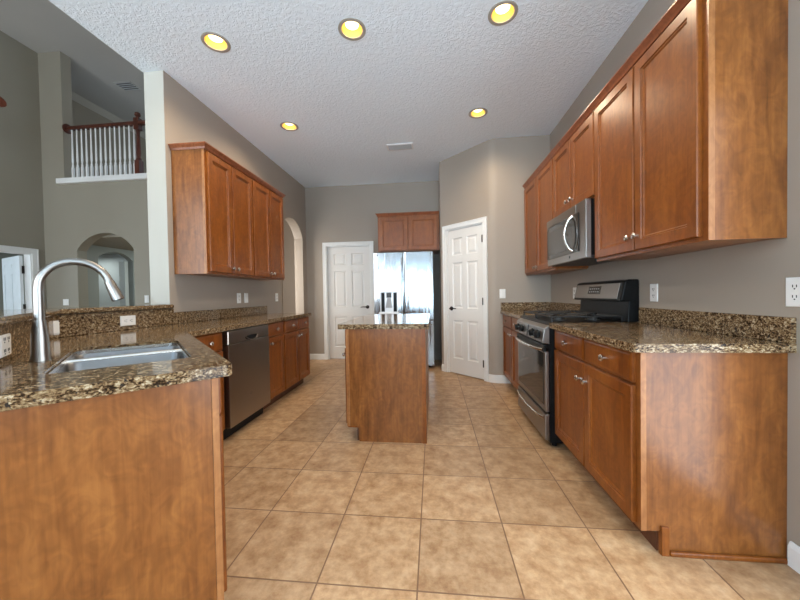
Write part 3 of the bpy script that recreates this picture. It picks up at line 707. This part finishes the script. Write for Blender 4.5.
MB().tube(pts, 0.011, 10).build('handle', NICKEL, r, smooth=True)
MB().box(0.48, 0.50, -0.0015, -0.0005, 0.025, 0.045).build('badge', BLACK, r)

# ------------------------------------------------------------------ refrigerator
r = root('refrigerator', (-0.905, 4.87, 0), 0, 'stainless french-door refrigerator with a water dispenser standing in the back alcove', 'refrigerator')
W = 0.91; SP = 0.45
MB().box(0.004, W-0.004, 0.075, 0.645, 0.03, 1.765).build('case', DKGREY, r)
for x in (0.08, W-0.08): MB().lathe([(0.025, 0), (0.025, 0.031)], (x, 0.15, 0), 'z', 12).build('foot', BLACK, r)
def fdoor(name, x0, x1, z0, z1, mat=FRST):
    n = 10; front_ = []
    for i in range(n+1):
        t = i/n; x = x0+(x1-x0)*t; y = 0.006*(2*t-1)**4+0.004; front_.append((x, y))
    poly = front_+[(x1, 0.07), (x0, 0.07)]
    return MB().prism(poly, z0, z1).build(name, mat, r, bevel=0.004, smooth=True)
dl = fdoor('left_door', 0.0, SP-0.003, 0.745, 1.78); fdoor('right_door', SP+0.003, W, 0.745, 1.78); fdoor('freezer_drawer', 0, W, 0.045, 0.735)
for x, nm in ((SP-0.022, 0), (SP+0.022, 1)):
    MB().tube([(x, 0.012, 0.80), (x, -0.004, 0.83), (x, -0.006, 1.25), (x, -0.004, 1.67), (x, 0.012, 1.70)], 0.0065, 8).build('door_handle', STEEL, r, smooth=True)
MB().tube([(0.06, 0.01, 0.675), (0.06, -0.045, 0.675), (W-0.03, -0.045, 0.675), (W-0.03, 0.01, 0.675)], 0.012, 10).build('freezer_handle', STEEL, r, smooth=True)
d0, d1, b0, b1 = 0.095, 0.370, 0.845, 1.185
dm = plain('dispenser_silver', (0.72, 0.74, 0.75), 0.3, 0.3)
dr = MB().relief(d0, d1, b0, b1, [(0, 0.012), (0, -0.004), (0.010, -0.006), (0.014, 0.0015), (0.016, 0.002)]).build('dispenser', dm, r)
MB().box(d0+0.018, d0+0.070, -0.001, 0.0015, b0+0.03, b1-0.02).build('recess_side', BLACK, dr)
MB().box(d1-0.070, d1-0.018, -0.001, 0.0015, b0+0.03, b1-0.02).build('recess_side', BLACK, dr)
MB().box(d0+0.10, d1-0.10, -0.012, 0.0015, b1-0.095, b1-0.02).build('spout', DKGREY, dr)
MB().prism_y([(d0+0.11, b1-0.10), (d1-0.11, b1-0.10), (d1-0.085, b0+0.09), (d0+0.085, b0+0.09)], -0.006, 0.001).build('paddle', GREYP, dr)
MB().box(d0-0.02, d1+0.02, -0.03, 0.006, b0-0.03, b0+0.022).build('drip_tray', dm, dr, bevel=0.005)
MB().box(0.03, 0.075, 0.002, 0.0045, 1.735, 1.748).build('badge', GREYP, r)
# cabinet above the refrigerator, facing the viewer
upper_cab('short two-door cherry wall cabinet above the refrigerator', (-0.835, 4.92, 0), 0, 0.945, 1.80, 2.385,
    [('door', 0.022, 0.462, 1.815, 2.325), ('door', 0.480, 0.915, 1.815, 2.325)], depth=0.605, crownlr=(True, False))

# ------------------------------------------------------------------ plates, outlets
def outlet(name, label, loc, rz, w_=0.072, h=0.116, kind='duplex', tilt=0, cat='outlet', group=None):
    r = root(name, loc, rz, label, cat, group or ('white outlet plates' if cat == 'outlet' else 'white switch plates'))
    mb = MB(); Rm = Matrix.Rotation(tilt, 4, 'Y')
    mb.M = Rm; mb.relief(-w_/2, w_/2, -h/2, h/2, [(0, 0.0), (0, -0.003), (0.004, -0.006)]); mb.build('plate', PLATE, r)
    n = max(1, round(w_/0.072 - 0.3)) if kind != 'duplex' else 1
    if kind in ('duplex', 'gfci'):
        for cx in ([0] if w_ < 0.1 else [-0.023, 0.023]):
            if w_ > 0.1 and cx < 0:
                pass
            for s in (-1, 1):
                mb = MB(); mb.M = Rm
                for dx in (-0.007, 0.007): mb.box(cx+dx-0.0012, cx+dx+0.0012, -0.0075, -0.0055, s*0.021-0.002, s*0.021+0.009)
                mb.lathe([(0.0028, -0.0055), (0.0028, -0.0075)], (cx, 0, s*0.021-0.008), 'y', 8)
                mb.build('socket', SLOT, r)
    if kind == 'switch':
        k = 1 if w_ < 0.1 else 2
        for i in range(k):
            cx = (i-(k-1)/2)*0.046; mb = MB(); mb.M = Rm; mb.relief(cx-0.017, cx+0.017, -0.034, 0.034, [(0, -0.0055), (0, -0.008), (0.003, -0.0095)]); mb.build('rocker', PLATE, r)
    return r
outlet('outlet', 'double-gang white outlet plate on the right wall at the edge of the picture', (XR, 1.419, 1.122), -PI/2, 0.118, 0.118)
outlet('outlet', 'white outlet plate on the right wall beside the range, above the granite splash', (XR, 2.272, 1.122), -PI/2, kind='duplex')
outlet('outlet', 'white outlet plate on the right wall in the far corner past the range', (XR, 3.46, 1.122), -PI/2)
outlet('light_switch', 'white switch plate on the wall next to the pantry door', (0.865, YP, 1.125), 0, kind='switch', cat='switch')
outlet('light_switch', 'farther of the paired white plates on the left wall under the cabinets', (XL, 3.645, 1.125), PI/2, kind='switch', cat='switch')
outlet('outlet', 'nearer of the paired white plates on the left wall under the cabinets', (XL, 3.50, 1.125), PI/2)
outlet('outlet', 'single white plate on the left wall beside the arched opening', (XL, 4.40, 1.125), PI/2)
outlet('outlet', 'white outlet lying sideways in the granite splash behind the sink', (XL+0.002+ts, 2.115, 0.980), PI/2, tilt=PI/2)
outlet('outlet', 'white outlet standing upright in the granite splash just right of the faucet', (XL+0.002+ts, 1.662, 0.975), PI/2, 0.036, 0.085, kind='switch')
pz = uv(0.658, VW-0.0035-ts)
outlet('outlet', 'white outlet plate in the granite splash left of the faucet, cut by the picture edge', (*pz, 0.975), math.radians(135), 0.115, 0.08)
outlet('light_switch', 'white plate on the far living room wall between the doorway and the arch', (-5.90, YF, 1.10), 0, 0.10, 0.10, kind='switch', cat='switch')
outlet('light_switch', 'small white plate on the far living room wall beside the pale column', (-4.47, YF, 1.13), 0, kind='switch', cat='switch')

# ------------------------------------------------------------------ recessed lights and vents
def spot(loc, p):
    d = bpy.data.lights.new('downlight_beam', 'SPOT'); d.energy = p; d.color = (1.0, 0.80, 0.56); d.spot_size = math.radians(160); d.spot_blend = 0.8; d.shadow_soft_size = 0.05
    o = link(bpy.data.objects.new('downlight_beam', d)); o.location = loc; return o
names = ['recessed ceiling light nearest the left wall cabinets in the front row of three', 'middle recessed ceiling light of the front row of three', 'recessed ceiling light nearest the right wall cabinets in the front row of three',
         'left recessed ceiling light of the back pair', 'right recessed ceiling light of the back pair']
rl = root('recessed_light', (*LIGHTS[0], ZC), 0, names[0], 'ceiling light', 'recessed lights in the kitchen ceiling')
MB().lathe([(0.099, 0.0), (0.099, -0.004), (0.088, -0.008), (0.075, -0.004), (0.075, 0.0)], seg=32, cap0=False, cap1=False).build('trim_ring', RING, rl, smooth=True)
MB().lathe([(0.077, 0.001), (0.072, 0.03), (0.066, 0.07), (0.064, 0.115)], seg=32, cap0=False, cap1=True).build('housing', CAN, rl, smooth=True)
MB().lathe([(0.012, 0.112), (0.022, 0.085), (0.049, 0.050), (0.049, 0.034), (0.034, 0.024), (0.008, 0.021)], seg=24).build('bulb', BULB, rl, smooth=True)
for i, (x, y) in enumerate(LIGHTS):
    if i: dup(rl, (x, y, ZC), None, names[i], 'recessed lights in the kitchen ceiling')
    spot((x, y, ZC+0.025), 92)
def vent(label, loc, w_, d_, rz=0, fm=None, sm=None):
    r = root('ceiling_vent', loc, rz, label, 'vent')
    mb = MB()
    for a, b, c, d in ((-w_/2, w_/2, -d_/2, -d_/2+.02), (-w_/2, w_/2, d_/2-.02, d_/2), (-w_/2, -w_/2+.02, -d_/2+.02, d_/2-.02), (w_/2-.02, w_/2, -d_/2+.02, d_/2-.02)): mb.box(a, b, c, d, -0.008, 0)
    mb.build('frame', fm or VENTM, r); MB().box(-w_/2+.02, w_/2-.02, -d_/2+.02, d_/2-.02, -0.002, -0.0005).build('backing', DKGREY, r)
    mb = MB(); n = 5
    for i in range(n):
        y = -d_/2+0.03+(d_-0.06)*i/(n-1); mb.prism_x([(y-0.010, -0.003), (y+0.004, -0.012), (y+0.007, -0.011), (y-0.007, -0.003)], -w_/2+.02, w_/2-.02)
    mb.build('slats', sm or SLATM, r)
vent('white slatted air vent in the kitchen ceiling between the back lights and the fridge', (-0.40, 4.19, ZC), 0.34, 0.17)
vent('small grey vent in the high living room ceiling above the balcony railing', (-5.60, 5.50, ZL), 0.34, 0.26, 0, CEIL2, SLATM)

# ------------------------------------------------------------------ balcony railing
r = root('balcony_railing', (-5.845, YF+0.06, 3.075), 0, 'upstairs balcony railing with white balusters and a dark red wood handrail', 'railing')
mb = MB(); mb.prism_x([(-0.03, 0.80), (0.03, 0.80), (0.036, 0.825), (0.028, 0.85), (0.0, 0.86), (-0.028, 0.85), (-0.036, 0.825)], 0.0, 3.2); mb.build('handrail', RAILWOOD, r)
MB().lathe([(0.075, 0.0), (0.075, 0.018), (0.06, 0.026), (0.04, 0.03)], (0.0, 0, 0.825), 'x', 20).build('rosette', RAILWOOD, r, smooth=True)
b0_ = None
for i in range(14):
    x = 0.085+i*0.0845
    if b0_ is None:
        mb = MB(); mb.box(x-0.014, x+0.014, -0.014, 0.014, 0.0, 0.20)
        mb.lathe([(0.013, 0.20), (0.016, 0.225), (0.010, 0.25), (0.0155, 0.30), (0.011, 0.55), (0.009, 0.80)], (x, 0, 0), 'z', 10); b0_ = mb.build('baluster', WHITE, r, smooth=True)
    else:
        c = b0_.copy(); link(c); c.parent = r; c.location = (i*0.0845, 0, 0)
mb = MB(); mb.box(1.215, 1.295, -0.04, 0.04, 0.0, 0.24)
mb.lathe([(0.038, 0.24), (0.040, 0.26), (0.026, 0.29), (0.034, 0.36), (0.024, 0.66), (0.030, 0.70), (0.024, 0.72)], (1.255, 0, 0), 'z', 16)
mb.box(1.215, 1.295, -0.04, 0.04, 0.72, 0.90); mb.lathe([(0.03, 0.90), (0.02, 0.92), (0.042, 0.95), (0.036, 0.985), (0.01, 1.0)], (1.255, 0, 0), 'z', 16); mb.build('newel_post', RAILWOOD, r)

# ------------------------------------------------------------------ ceiling fan (only a blade tip reaches the picture)
fx, fy, fz = -4.66, 2.4, 3.07
r = root('ceiling_fan', (fx, fy, ZL), 0, 'dark red wooden ceiling fan, one blade tip showing at the left edge of the picture', 'ceiling fan')
MB().lathe([(0.07, 0), (0.07, -0.04), (0.02, -0.07)], seg=20).build('canopy', BRONZE, r, smooth=True)
hz = fz-ZL
MB().tube([(0, 0, -0.06), (0, 0, hz+0.18)], 0.012, 10).build('downrod', BRONZE, r)
MB().lathe([(0.04, hz+0.18), (0.12, hz+0.13), (0.13, hz+0.03), (0.07, hz-0.03), (0.02, hz-0.05)], seg=24).build('motor', BRONZE, r, smooth=True)
for k in range(5):
    a = math.radians(31+72*k); mb = MB(); mb.M = Matrix.Rotation(a, 4, 'Z') @ Matrix.Translation((0, 0, hz)) @ Matrix.Rotation(math.radians(-24), 4, 'X')
    pl = [(0.16, -0.055), (0.60, -0.07)]+[(0.60+0.06*math.cos(t), 0.07*math.sin(t)) for t in [math.radians(-80+16*i) for i in range(11)]]+[(0.60, 0.07), (0.16, 0.055)]
    mb.prism(pl, -0.004, 0.004); mb.build('blade', RAILWOOD, r)

r = root('wall_picture', (-9.85, 6.40, 1.23), 0, 'dark framed panel on the bedroom wall, just showing at the left picture edge', 'picture')
MB().box(-0.04, 0.62, -0.03, -0.001, 0.0, 0.46).build('frame', BLACK, r, bevel=0.004)
MB().box(0.0, 0.58, -0.034, -0.0301, 0.04, 0.42).build('canvas', plain('dark_brown_canvas', (0.10, 0.06, 0.04), 0.5), r)
